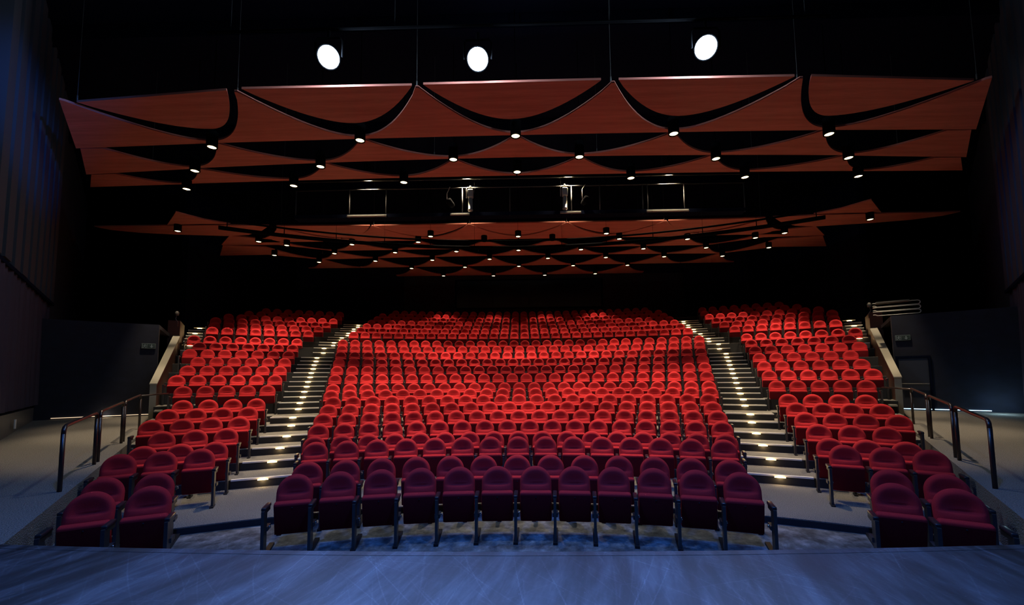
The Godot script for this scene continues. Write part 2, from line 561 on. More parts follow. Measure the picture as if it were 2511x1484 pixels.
# ------------------------------------------------------------------ walls
func build_walls() -> void:
	for sd: float in [-1.0, 1.0]:
		var side := "left" if sd < 0 else "right"
		var st := mb()
		ring(st, 7.0, 34.0, sd * RAMP_OUT, sd * (RAMP_OUT + 0.012), -0.2, CEIL_Y)
		var w := struct("wall_" + side, st, M.dark_wall, "dark side wall on the %s with upright fins" % side)
		# fins high on the wall
		for k in 9:
			var R := 14.2 + k * 0.92
			var f := mb()
			var out := 0.18 / R
			ring(f, R, R + 0.56, sd * (RAMP_OUT - out), sd * RAMP_OUT, 4.6 + 0.03 * (k % 2), CEIL_Y - 0.1)
			ring(f, R + 0.60, R + 0.72, sd * (RAMP_OUT - out * 0.4), sd * RAMP_OUT, 4.55, CEIL_Y - 0.1)
			obj("panel", f, M.fin, w)
		# dado and black skirting above the ramp
		var dd := mb()
		ring(dd, 9.0, BOX_R + 3.0, sd * (RAMP_OUT - 0.006), sd * RAMP_OUT, 0.8, 1.42)
		struct("trim_1" if sd < 0 else "trim_2", dd, M.dado, "smooth grey dado panel low on the %s side wall" % side)
		var bb := mb()
		ring(bb, 7.0, BOX_R, sd * (RAMP_OUT - 0.003), sd * RAMP_OUT, 0.4, 0.63, 1.17)
		struct("baseboard_" + side, bb, M.black_paint)
		# the wall of the side entrance, facing the stage
		var ev := mb()
		ring(ev, BOX_R, BOX_R + 0.2, sd * 0.609, sd * RAMP_OUT, 0.9, 3.97)
		ring(ev, BOX_R + 0.2, BOX_R + 6.0, sd * 0.609, sd * RAMP_OUT, 3.85, 3.97)
		struct("wall_%s_entrance" % side, ev, M.dark_wall, "dark wall of the %s side entrance with an exit sign" % side)
		# the side wall of the upper tiers
		var uw := mb()
		box(uw, Vector3(sd * 15.6, 7.3, -27.3), Vector3(0.3, 8.6, 9.6))
		struct("wall_%s_rear" % side, uw, M.black_paint)
	var bw := mb()
	box(bw, Vector3(0, 5.0, -32.4), Vector3(42.0, 14.0, 0.4))
	struct("wall_back", bw, M.dark_wall, "dark rear wall above the last row")
	# greyer panel of the rear wall round the control window, then the window
	var gw := mb()
	box(gw, Vector3(1.6, 7.4, -32.16), Vector3(19.0, 3.6, 0.08))
	struct("wall_back_lining", gw, M.grey_wall)
	var win := Node3D.new()
	win.name = "window_1"
	add_child(win)
	win.set_meta("kind", "structure")
	win.set_meta("label", "wide dark control room window in the rear wall")
	var fr := mb()
	var wx0 := -4.3
	var wx1 := 5.55
	var wy0 := 6.95
	var wy1 := 8.8
	var wz := -32.08
	box(fr, Vector3((wx0 + wx1) / 2, wy0 - 0.05, wz), Vector3(wx1 - wx0 + 0.2, 0.1, 0.12))
	box(fr, Vector3((wx0 + wx1) / 2, wy1 + 0.05, wz), Vector3(wx1 - wx0 + 0.2, 0.1, 0.12))
	box(fr, Vector3(wx0 - 0.05, (wy0 + wy1) / 2, wz), Vector3(0.1, wy1 - wy0, 0.12))
	box(fr, Vector3(wx1 + 0.05, (wy0 + wy1) / 2, wz), Vector3(0.1, wy1 - wy0, 0.12))
	obj("window_frame", fr, M.black_paint, win)
	for k in 4:
		var pn := mb()
		var xa := lerpf(wx0, wx1, k / 4.0) + 0.02
		var xb := lerpf(wx0, wx1, (k + 1) / 4.0) - 0.02
		box(pn, Vector3((xa + xb) / 2, (wy0 + wy1) / 2, wz + 0.01), Vector3(xb - xa, wy1 - wy0, 0.02))
		obj("pane", pn, M.window_dark, win)
	var fw := mb()
	box(fw, Vector3(0, 5.0, 6.3), Vector3(42.0, 14.0, 0.4))
	struct("wall_front", fw, M.black_paint, "black wall at the back of the stage")
	var ce := mb()
	box(ce, Vector3(0, CEIL_Y + 0.15, -13.0), Vector3(42.0, 0.3, 39.2))
	var ceil := struct("ceiling", ce, M.black_paint, "black ceiling void above the wooden canopies")
	for k in 6:
		var bm := mb()
		box(bm, Vector3(0, CEIL_Y - 0.22, -4.5 - k * 4.6), Vector3(34.0, 0.4, 0.25))
		obj("beam", bm, M.black_paint, ceil)
	for sd: float in [-1.0, 1.0]:
		var sw := mb()
		box(sw, Vector3(sd * 9.2, 5.0, 0.4), Vector3(0.3, 14.0, 11.6))
		struct("wall_stage_" + ("left" if sd < 0 else "right"), sw, M.black_paint)

# ------------------------------------------------------------------ canopies
func arc_to(pts: PackedVector2Array, from: Vector2, to: Vector2, corner_is_to: bool) -> void:
	# a concave edge whose flat end lies at the corner; leaves out the first point
	var n := 12
	for i in range(1, n + 1):
		var t := float(i) / n
		var u := 1.0 - t if corner_is_to else t
		var c := to if corner_is_to else from
		var e := from if corner_is_to else to
		pts.append(Vector2(lerpf(c.x, e.x, u), lerpf(c.y, e.y, pow(u, 1.85))))

func tent(canopy: Node, cusp: Vector2, xl: float, xr: float, zb: float, sag: float, gap := 0.11) -> void:
	# a panel with one point towards the stage, hollow sides and a straight rear edge
	var zl := zb - sag * xl * xl
	var zr := zb - sag * xr * xr
	var pts := PackedVector2Array()
	pts.append(cusp + Vector2(-0.03, 0))
	arc_to(pts, cusp, Vector2(xl + 0.02, zl + gap), true)
	pts.append(Vector2(xl + 0.02, zl))
	for i in range(1, 6):
		var x := lerpf(xl, xr, i / 6.0)
		pts.append(Vector2(x, zb - sag * x * x))
	pts.append(Vector2(xr - 0.02, zr))
	pts.append(Vector2(xr - 0.02, zr + gap))
	arc_to(pts, pts[-1], cusp + Vector2(0.03, 0), false)
	panel(canopy, pts)

func panel(canopy: Node, pts: PackedVector2Array, thick := 0.05) -> void:
	var st := mb()
	plate(st, pts, 0.0, thick)
	obj("panel", st, M.canopy_wood, canopy)

func lens(canopy: Node, xl: float, xr: float, xm: float, zl: float, zr: float, zmin: float) -> void:
	# a panel with a straight edge towards the stage and one bowed rear edge
	var pts := PackedVector2Array()
	pts.append(Vector2(xl, zl))
	arc_to(pts, Vector2(xl, zl - 0.02), Vector2(xm, zmin), true)
	arc_to(pts, Vector2(xm, zmin), Vector2(xr, zr - 0.02), false)
	pts.append(Vector2(xr, zr))
	panel(canopy, pts)

func mirrored(pts: PackedVector2Array) -> PackedVector2Array:
	var q := PackedVector2Array()
	for p in pts: q.append(Vector2(-p.x, p.y))
	return q

func pair(canopy: Node, pts: PackedVector2Array) -> void:
	panel(canopy, pts)
	panel(canopy, mirrored(pts))

func build_canopies() -> void:
	var fc := thing("ceiling_canopy", "front suspended canopy of large scalloped red-brown wooden panels nearest the stage", "ceiling canopy", Vector3(0, PANEL_Y, 0), 0.0, "scalloped wooden ceiling canopies")
	lens(fc, -1.98, 1.86, -0.1, -11.93, -11.92, -13.25)
	for sd: float in [-1.0, 1.0]:
		var pts_l := -1.0 if sd < 0 else 1.0
		lens(fc, minf(sd * 2.24, sd * 5.98), maxf(sd * 2.24, sd * 5.98), sd * 4.0, -11.93, -11.95, -13.27)
		if sd < 0: lens(fc, -10.0, -6.34, -7.68, -12.24, -11.96, -13.38)
		else: lens(fc, 6.34, 10.0, 7.7, -11.96, -12.22, -13.40)
		tent(fc, Vector2(sd * 2.14, -12.02), minf(0.0, sd * 4.12), maxf(0.0, sd * 4.12), -13.95, 0.0011)
		tent(fc, Vector2(sd * 6.17, -12.02), minf(sd * 4.12, sd * 8.05), maxf(sd * 4.12, sd * 8.05), -13.95, 0.0011)
		tent(fc, Vector2(sd * 4.12, -13.98), minf(sd * 1.83, sd * 5.67), maxf(sd * 1.83, sd * 5.67), -15.09, 0.0028)
		tent(fc, Vector2(sd * 8.05, -14.05), minf(sd * 5.67, sd * 9.58), maxf(sd * 5.67, sd * 9.58), -15.09, 0.0028)
		tent(fc, Vector2(sd * 1.83, -15.13), minf(0.0, sd * 3.56), maxf(0.0, sd * 3.56), -16.2, 0.0012)
		tent(fc, Vector2(sd * 5.67, -15.21), minf(sd * 3.56, sd * 7.07), maxf(sd * 3.56, sd * 7.07), -16.2, 0.0012)
		tent(fc, Vector2(sd * 9.58, -15.37), minf(sd * 7.07, sd * 10.75), maxf(sd * 7.07, sd * 10.75), -16.2, 0.0012)
	tent(fc, Vector2(0, -13.97), -1.83, 1.83, -15.09, 0.0028)
	var e1 := PackedVector2Array([Vector2(10.30, -12.14), Vector2(12.02, -14.14), Vector2(8.07, -14.02), Vector2(8.07, -13.92)])
	arc_to(e1, Vector2(8.07, -13.92), Vector2(10.22, -12.2), false)
	pair(fc, e1)
	var e2 := PackedVector2Array([Vector2(11.92, -14.16), Vector2(13.24, -15.60), Vector2(9.60, -15.37), Vector2(9.60, -15.27)])
	arc_to(e2, Vector2(9.60, -15.27), Vector2(11.3, -14.16), false)
	pair(fc, e2)
	var e3 := PackedVector2Array([Vector2(13.1, -15.62), Vector2(13.97, -16.44), Vector2(10.77, -16.36), Vector2(10.77, -16.30)])
	arc_to(e3, Vector2(10.77, -16.30), Vector2(12.35, -15.60), false)
	pair(fc, e3)
	for x: float in [-10.0, -6.2, -2.15, 2.1, 6.15, 10.1]:
		cable(fc, Vector3(x, 0.05, -12.05 - 0.002 * x * x))
		cable(fc, Vector3(x * 1.1, 0.05, -15.0 - 0.004 * x * x))

	var rc := thing("ceiling_canopy", "rear suspended canopy of smaller scalloped red-brown wooden panels behind the lighting bridge", "ceiling canopy", Vector3(0, PANEL_Y, 0), 0.0, "scalloped wooden ceiling canopies")
	lens(rc, -1.95, 1.95, 0.0, -20.36, -20.36, -21.8)
	for sd: float in [-1.0, 1.0]:
		lens(rc, minf(sd * 2.10, sd * 5.97), maxf(sd * 2.10, sd * 5.97), sd * 4.2, -20.38, -20.38, -21.78)
		if sd < 0: lens(rc, -10.0, -6.14, -7.66, -20.25, -20.38, -21.83)
		else: lens(rc, 6.14, 10.0, 7.66, -20.38, -20.25, -21.83)
		var wing := PackedVector2Array([Vector2(10.25, -20.18), Vector2(12.1, -20.04), Vector2(14.6, -19.98), Vector2(17.4, -19.96), Vector2(17.1, -20.36), Vector2(16.2, -20.76), Vector2(14.9, -21.05), Vector2(12.8, -21.36), Vector2(11.8, -21.25), Vector2(10.9, -20.75)])
		panel(rc, wing if sd > 0 else mirrored(wing))
		var sail := PackedVector2Array([Vector2(12.9, -18.62), Vector2(14.3, -19.9), Vector2(12.9, -19.86), Vector2(11.7, -19.93), Vector2(12.4, -19.4)])
		panel(rc, sail if sd > 0 else mirrored(sail))
		for c in [[2.03, 0.0, 4.04], [6.05, 4.04, 8.0]]:
			tent(rc, Vector2(sd * c[0], -20.42), minf(sd * c[1], sd * c[2]), maxf(sd * c[1], sd * c[2]), -22.38, 0.0, 0.42)
		tent(rc, Vector2(sd * 10.05, -20.42), minf(sd * 8.0, sd * 12.0), maxf(sd * 8.0, sd * 12.0), -22.30, 0.0, 0.42)
		for c in [[1.56, 0.0, 3.02], [4.62, 3.02, 6.12], [7.67, 6.12, 9.17]]:
			tent(rc, Vector2(sd * c[0], -22.44), minf(sd * c[1], sd * c[2]), maxf(sd * c[1], sd * c[2]), -23.75, 0.0, 0.10)
		var h4 := PackedVector2Array([Vector2(12.7, -21.32), Vector2(13.95, -22.58), Vector2(11.3, -22.7), Vector2(9.2, -23.75), Vector2(9.2, -23.62)])
		arc_to(h4, Vector2(9.2, -23.62), Vector2(11.2, -21.9), false)
		panel(rc, h4 if sd > 0 else mirrored(h4))
		for c in [[3.02, 1.5, 4.47], [6.12, 4.47, 7.55], [9.17, 7.55, 10.47]]:
			tent(rc, Vector2(sd * c[0], -23.80), minf(sd * c[1], sd * c[2]), maxf(sd * c[1], sd * c[2]), -25.02, 0.002, 0.10)
		var i5 := PackedVector2Array([Vector2(13.9, -22.62), Vector2(15.2, -24.26), Vector2(12.7, -24.24), Vector2(10.5, -25.2), Vector2(10.5, -25.08)])
		arc_to(i5, Vector2(10.5, -25.08), Vector2(12.1, -23.0), false)
		panel(rc, i5 if sd > 0 else mirrored(i5))
		for c in [[1.5, 0.0, 3.01], [4.47, 3.01, 6.04], [7.55, 6.04, 9.03], [10.47, 9.03, 12.0]]:
			tent(rc, Vector2(sd * c[0], -25.1), minf(sd * c[1], sd * c[2]), maxf(sd * c[1], sd * c[2]), -27.02, 0.0, 0.10)
		for c in [[3.0, 1.53, 4.56], [6.04, 4.56, 7.56]]:
			tent(rc, Vector2(sd * c[0], -27.07), minf(sd * c[1], sd * c[2]), maxf(sd * c[1], sd * c[2]), -29.2, 0.0, 0.30)
	tent(rc, Vector2(0, -23.80), -1.5, 1.5, -25.02, 0.0, 0.10)
	tent(rc, Vector2(0, -27.07), -1.53, 1.53, -29.2, 0.0, 0.30)
	for x: float in [-10.0, -6.05, -2.03, 2.03, 6.05, 10.0]:
		cable(rc, Vector3(x, 0.05, -20.6))
		cable(rc, Vector3(x, 0.05, -24.4))
	for x: float in [-4.6, -1.5, 1.5, 4.6]:
		cable(rc, Vector3(x, 0.05, -28.9))

func cable(parent: Node, foot: Vector3) -> void:
	var st := mb(true)
	tube(st, [foot, Vector3(foot.x, CEIL_Y - PANEL_Y, foot.z)], 0.006, 5, false)
	tube(st, [foot, foot + Vector3(0, 0.12, 0)], 0.016, 6)
	obj("suspension_cable", st, M.bridge_metal, parent)

# ------------------------------------------------------------------ seats
func back_shape() -> SurfaceTool:
	var st := mb(true)
	var W := 0.219
	var yc := 0.665
	var top := 0.88
	var low := 0.50
	var ny := 40
	var nx := 18
	var front := []
	var rear := []
	for j in ny + 1:
		var t := float(j) / ny
		var y := low + (top - low) * sin(t * PI / 2) if t > 0.0 else low
		var w := W
		if y > yc: w = W * sqrt(maxf(0.0, 1.0 - pow((y - yc) / (top - yc), 2.0)))
		if y < low + 0.03: w = W - 0.03 + sqrt(maxf(0.0, 0.0009 - pow(low + 0.03 - y, 2.0)))
		w = maxf(w, 0.004)
		for i in nx + 1:
			var u := sin((float(i) / nx - 0.5) * PI)
			var x := u * w
			var dist := 0.0
			if y > yc:
				dist = W - Vector2(x, (y - yc) * W / (top - yc)).length()
			else:
				dist = minf(W - absf(x), (y - low) * 2.0 + 0.004)
			var q := clampf(dist / 0.055, 0.0, 1.0)
			var puff := sqrt(maxf(0.0, 1.0 - (1.0 - q) * (1.0 - q)))
			# the upper pad recedes towards a crease, below which the lumbar pad stands proud again
			var ramp := smoothstep(0.845, 0.668, y) * smoothstep(0.646, 0.660, y)
			var dish := 0.044 * ramp * exp(-pow(absf(x) / 0.142, 4.0))
			var crease := 0.020 * exp(-pow((y - 0.656) / 0.009, 2.0)) * exp(-pow(x / 0.10, 6.0))
			var lumbar := 0.024 * exp(-pow((y - 0.595) / 0.055, 2.0)) * (1.0 - pow(absf(x) / W, 2.0))
			var lean := (top - y) * 0.30
			var zf := lean - 0.02 + 0.062 * puff - dish - crease + lumbar
			var zr := lean - 0.02 - 0.028 * puff
			front.append(Vector3(x, y, zf))
			rear.append(Vector3(x, y, zr))
	for side in [[front, 1.0], [rear, -1.0]]:
		var g: Array = side[0]
		for j in ny:
			for i in nx:
				var k := j * (nx + 1) + i
				face(st, [g[k], g[k + 1], g[k + nx + 2], g[k + nx + 1]], Vector3(0, 0, side[1]))
	return st

func pan_shape() -> SurfaceTool:
	var st := mb(true)
	rbox(st, Vector3(0, 0.375, 0.145), Vector3(0.432, 0.43, 0.10), 0.030, Basis(Vector3.RIGHT, 0.26))
	return st

func underside_shape() -> SurfaceTool:      # a thin panel under the tip-up seat, coloured darker than the rest
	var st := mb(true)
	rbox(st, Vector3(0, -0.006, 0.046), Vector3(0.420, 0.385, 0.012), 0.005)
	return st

func arm_shape(x: float) -> SurfaceTool:
	var st := mb(true)
	rbox(st, Vector3(x, 0.578, 0.345), Vector3(0.054, 0.042, 0.285), 0.012)
	return st

func leg_shape(x: float, deep := 0.15) -> SurfaceTool:
	var st := mb()
	box(st, Vector3(x, 0.285, 0.44), Vector3(0.034, 0.56, deep))
	box(st, Vector3(x, 0.535, 0.30), Vector3(0.026, 0.05, 0.22))
	box(st, Vector3(x, 0.33, 0.33), Vector3(0.07, 0.05, 0.16))
	return st

func foot_shape(x: float, long: bool) -> SurfaceTool:
	var st := mb()
	if long: box(st, Vector3(x, 0.016, 0.265), Vector3(0.058, 0.03, 0.57))
	else: box(st, Vector3(x, 0.010, 0.485), Vector3(0.055, 0.02, 0.19))
	return st

func button_shape() -> SurfaceTool:
	var st := mb(true)
	lathe(st, Vector3.ZERO, [Vector2(0.009, 0.0), Vector2(0.009, 0.004), Vector2(0.005, 0.007), Vector2(0.0, 0.007)], 8)
	return st

func bolt_shape(x: float) -> SurfaceTool:
	var st := mb(true)
	lathe(st, Vector3(x, 0.33, 0.33), [Vector2(0.0, -0.02), Vector2(0.014, -0.014), Vector2(0.014, 0.014), Vector2(0.0, 0.02)], 6)
	return st

func seat_proto(kind: String, P: Dictionary) -> Node3D:
	# kind: "mid", "last" (closes the row with a second armrest), each with a long or a short foot
	var o := Node3D.new()
	var long := kind.ends_with("long")
	put("backrest", P.back, M.red_cloth, o)
	var sp := put("seat_pan", P.pan, M.red_cloth, o)
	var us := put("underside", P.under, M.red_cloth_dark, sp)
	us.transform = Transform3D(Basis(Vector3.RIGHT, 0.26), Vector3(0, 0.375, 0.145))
	var bt := put("button", P.button, M.black_plastic, sp)
	bt.transform = Transform3D(Basis(Vector3.RIGHT, PI / 2 + 0.26), Vector3(0, 0.512, 0.2335))
	for sd: int in ([-1, 1] if kind.begins_with("last") else [-1]):
		var s := "l" if sd < 0 else "r"
		put("armrest", P["arm" + s], M.black_plastic, o)
		put("leg", P["leg" + s], M.dark_metal, o)
		put("foot", P[("long" if long else "foot") + s], M.foot_metal, o)
		put("bolt", P["bolt" + s], M.chrome, o)
	return o

func build_seats() -> void:
	var P := {"back": done(back_shape()), "pan": done(pan_shape()), "button": done(button_shape()), "under": done(underside_shape())}
	for sd: int in [-1, 1]:
		var s := "l" if sd < 0 else "r"
		var x := sd * 0.266
		P["arm" + s] = done(arm_shape(x))
		P["leg" + s] = done(leg_shape(x))
		P["foot" + s] = done(foot_shape(x, false))
		P["long" + s] = done(foot_shape(x, true))
		P["bolt" + s] = done(bolt_shape(x + sd * -0.04))
	var proto := {}
	for k in ["mid", "last", "mid_long", "last_long"]: proto[k] = seat_proto(k, P)
	# every place in the hall
	var spots := []
	for r in ROW_R.size():
		var n: int = MID_N[r]
		for i in n:
			spots.append({"r": r, "a": lerpf(-MID_A[r], MID_A[r], float(i) / (n - 1)), "i": i, "n": n, "b": "centre"})
		var m: int = SIDE_N[r]
		for i in m:
			var f := float(i) / (m - 1)
			spots.append({"r": r, "a": -lerpf(SIDE_OUT[r], SIDE_IN[r], f), "i": m - 1 - i, "n": m, "b": "left", "last": i == m - 1})
			spots.append({"r": r, "a": lerpf(SIDE_IN[r], SIDE_OUT[r], f), "i": i, "n": m, "b": "right", "last": i == m - 1})
	var eye := Vector3(0.088, 2.117, -3.093)
	for s in spots:
		s.at = pol(ROW_R[s.r], s.a, ROW_Y[s.r])
		s.d = (s.at + Vector3(0, 0.6, 0) - eye).length() + s.i * 0.0001
	spots.sort_custom(func(p, q): return p.d < q.d)
	var side_row := [0, 1, 2, 3, 4, 5, 6, 7, 0, 8, 9, 10, 11, 12, 13, 14, 15, 16, 17, 18, 19, 20, 0]
	var rest: Array[Transform3D] = []
	for k in spots.size():
		var s = spots[k]
		if k >= 300:
			rest.append(Transform3D(Basis(Vector3.UP, -s.a), s.at))
			continue
		var last: bool = s.get("last", s.i == s.n - 1)
		var o: Node3D = proto[("last" if last else "mid") + ("_long" if s.r < 2 else "")].duplicate()
		o.name = numbered("theatre_seat")
		add_child(o)
		o.position = s.at
		o.rotation.y = -s.a
		var col := "plum-dark" if s.r < 2 else "red"
		var label := ""
		if s.b == "centre":
			var from_left: bool = s.i < s.n / 2
			var c: int = s.i if from_left else s.n - 1 - s.i
			var which: String = ("end seat at" if c == 0 else ORD[c] + " from") + (" the left" if from_left else " the right")
			label = "%s folding theatre seat, %s, %s row of the centre block" % [col, which, ORD[s.r]]
		else:
			var which2: String = "beside the aisle" if s.i == 0 else ORD[s.i] + " from the aisle"
			label = "%s folding theatre seat %s, %s row of the %s side block" % [col, which2, ORD[side_row[s.r]], s.b]
		tag(o, label, "theatre seat", "folding theatre seats")
	# the rows beyond the nearest three hundred seats
	var am := ArrayMesh.new()
	for set_ in [[["back", "pan"], M.red_cloth], [["under"], M.red_cloth_dark], [["arml"], M.black_plastic], [["legl", "footl"], M.dark_metal], [["boltl"], M.chrome]]:
		var st := SurfaceTool.new()
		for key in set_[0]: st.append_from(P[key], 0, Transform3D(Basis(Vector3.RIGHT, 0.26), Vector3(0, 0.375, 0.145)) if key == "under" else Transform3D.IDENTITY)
		st.commit(am)
		am.surface_set_material(am.get_surface_count() - 1, set_[1])
	var mm := MultiMesh.new()
	mm.transform_format = MultiMesh.TRANSFORM_3D
	mm.mesh = am
	mm.instance_count = rest.size()
	for k in rest.size(): mm.set_instance_transform(k, rest[k])
	var mi := MultiMeshInstance3D.new()
	mi.name = "theatre_seats_upper_rows"
	mi.multimesh = mm
	add_child(mi)
	tag(mi, "upper rows of red folding theatre seats rising to the rear wall", "theatre seats", "", "stuff")
	for k in proto: proto[k].free()

# ------------------------------------------------------------------ lamps
func downlight_proto() -> Node3D:
	var o := Node3D.new()
	var st := mb(true)
	lathe(st, Vector3.ZERO, [Vector2(0.105, 0.03), Vector2(0.105, 0.0), Vector2(0.128, 0.0), Vector2(0.132, 0.02), Vector2(0.132, 0.42), Vector2(0.11, 0.45), Vector2(0.03, 0.46), Vector2(0.0, 0.46)], 24)
	obj("housing", st, M.lamp_black, o)
	var g := mb(true)
	lathe(g, Vector3.ZERO, [Vector2(0.0, 0.004), Vector2(0.07, 0.008), Vector2(0.103, 0.022)], 24)
	obj("lens", g, M.lens_warm, o)
	var s := mb(true)
	tube(s, [Vector3(0, 0.45, 0), Vector3(0, CEIL_Y - 8.2, 0)], 0.012, 6, false)
	obj("stem", s, M.lamp_black, o)
	return o

func build_downlights() -> void:
	var proto := downlight_proto()
	# [z of the row, distance from the centre line (both sides unless 0), brightness, what the row is called]
	var rows := [
		["nearest row of the front canopy", 31.0, 8.2, [[0.0, -13.5], [3.97, -13.55], [7.93, -13.72]]],
		["middle row of the front canopy", 20.5, 8.2, [[1.75, -14.6], [5.6, -14.85], [9.33, -14.95]]],
		["last row of the front canopy", 25.0, 8.2, [[0.02, -15.4], [3.5, -15.93], [7.0, -16.02], [10.48, -16.1]]],
		["row above the lighting bridge", 62.0, 10.16, [[2.0, -19.33], [5.9, -19.33]]],
		["wing of the rear canopy", 26.0, 8.22, [[10.3, -20.4], [13.85, -19.9], [11.42, -21.38]]],
		["first row of the rear canopy", 30.0, 8.25, [[0.0, -21.35], [3.77, -21.15]]],
		["second row of the rear canopy", 22.0, 8.25, [[1.52, -21.88], [4.49, -21.9], [7.56, -22.08], [10.54, -22.05]]],
		["third row of the rear canopy", 6.5, 8.25, [[0.0, -23.36], [3.0, -23.4], [5.98, -23.42], [8.95, -23.42], [11.98, -23.55]]],
		["fourth row of the rear canopy", 15.0, 8.25, [[1.5, -24.82], [4.46, -24.83], [7.43, -24.85], [10.4, -24.89]]],
		["fifth row of the rear canopy", 8.5, 8.25, [[0.0, -26.3], [2.97, -26.34], [5.95, -26.43]]],
		["last row of the rear canopy", 11.0, 8.25, [[1.53, -28.42], [4.5, -28.25]]],
	]
	var tilt := {"nearest row of the front canopy": 0.58, "last row of the front canopy": -1.1, "first row of the rear canopy": 1.0}
	for row in rows:
		var spots := []
		for p in row[3]:
			if p[0] < 0.1: spots.append(p)
			else:
				spots.append([-p[0], p[1]])
				spots.append(p)
		spots.sort_custom(func(a, b): return a[0] < b[0])
		for k in spots.size():
			var at := Vector3(spots[k][0], row[2], spots[k][1])
			var o := proto.duplicate()
			o.name = numbered("downlight")
			add_child(o)
			o.position = at
			var n: int = spots.size()
			var c := k if k < n / 2 else n - 1 - k
			var which: String = "middle one" if n % 2 == 1 and k == n / 2 else (("outermost" if c == 0 else ORD[c] + " from the end") + (" at left" if k < n / 2 else " at right"))
			tag(o, "warm cylinder downlight, %s, %s" % [which, row[0]], "ceiling light", "warm cylinder downlights")
			spot("downlight_lamp", at + Vector3(0, -0.02, 0), at + Vector3(0, -5, tilt.get(row[0], 0.0)), WARM, row[1], 44.0 if row[2] > 10.0 else 25.5, 0.9 if row[2] > 10.0 else 0.5, 0.08)
	proto.free()

func build_floodlights() -> void:
	var names := ["left of the three dazzling blue-white floodlights above the front canopy", "middle of the three dazzling blue-white floodlights above the front canopy", "right of the three dazzling blue-white floodlights above the front canopy"]
	var xs := [-3.89, -0.755, 3.95]
	var ys := [8.88, 8.75, 8.88]
	for k in 3:
		var at := Vector3(xs[k], ys[k], -11.55)
		var o := thing("floodlight", names[k], "floodlight", at, 0.0, "blue-white floodlights over the front canopy")
		o.scale = Vector3(1.25, 1.25, 1.25)
		var aim := Basis.looking_at((Vector3(xs[k] * 0.25, 0.8, -2.6) - at).normalized())
		var b := mb(true)
		# body along -z of the aim
		var stt := mb(true)
		lathe(stt, Vector3.ZERO, [Vector2(0.17, -0.02), Vector2(0.19, -0.02), Vector2(0.19, 0.16), Vector2(0.16, 0.22), Vector2(0.15, 0.50), Vector2(0.10, 0.56), Vector2(0.0, 0.56)], 24)
		var body := obj("housing", stt, M.lamp_black, o)
		body.basis = aim * Basis(Vector3.RIGHT, PI / 2)
		var g := mb(true)
		lathe(g, Vector3.ZERO, [Vector2(0.0, -0.03), Vector2(0.10, -0.02), Vector2(0.168, 0.0)], 24)
		var ln := obj("lens", g, M.lens_cool, o)
		ln.basis = aim * Basis(Vector3.RIGHT, PI / 2)
		var yk := mb(true)
		tube(yk, [Vector3(-0.23, 0, 0), Vector3(-0.23, 0.28, 0), Vector3(-0.19, 0.34, 0), Vector3(0.19, 0.34, 0), Vector3(0.23, 0.28, 0), Vector3(0.23, 0, 0)], 0.016, 6)
		tube(yk, [Vector3(0, 0.34, 0), Vector3(0, 0.46, 0)], 0.03, 8)
		var ym := obj("yoke", yk, M.lamp_black, o)
		spot("floodlight_lamp", at + aim * Vector3(0, 0, -0.08), Vector3(xs[k] * 0.25, 0.8, -2.6), Color(0.44, 0.62, 1.0), 80.0, 24.0, 0.9, 0.16)
		var om := OmniLight3D.new()      # the stray light of the open lens
		om.name = numbered("floodlight_spill")
		add_child(om)
		om.position = at + aim * Vector3(0, 0, -0.14)
		om.light_color = Color(0.75, 0.87, 1.0)
		om.light_energy = 6.0
		om.omni_range = 40.0
		om.omni_attenuation = 2.0
		om.light_size = 0.12
		om.shadow_enabled = true
	# the bar that carries them
	var t := thing("lighting_bar", "long black lighting bar above the front edge of the front canopy", "lighting bar", Vector3(0, 0, 0))
	var st := mb(true)
	tube(st, [Vector3(-6.5, 9.50, -11.55), Vector3(6.5, 9.50, -11.55)], 0.03, 8)
	obj("pipe", st, M.lamp_black, t)
	for x: float in [-6.0, -2.5, 2.0, 6.0]:
		var h := mb(true)
		tube(h, [Vector3(x, 9.50, -11.55), Vector3(x, CEIL_Y, -11.55)], 0.008, 5, false)
		obj("hanger", h, M.dark_metal, t)

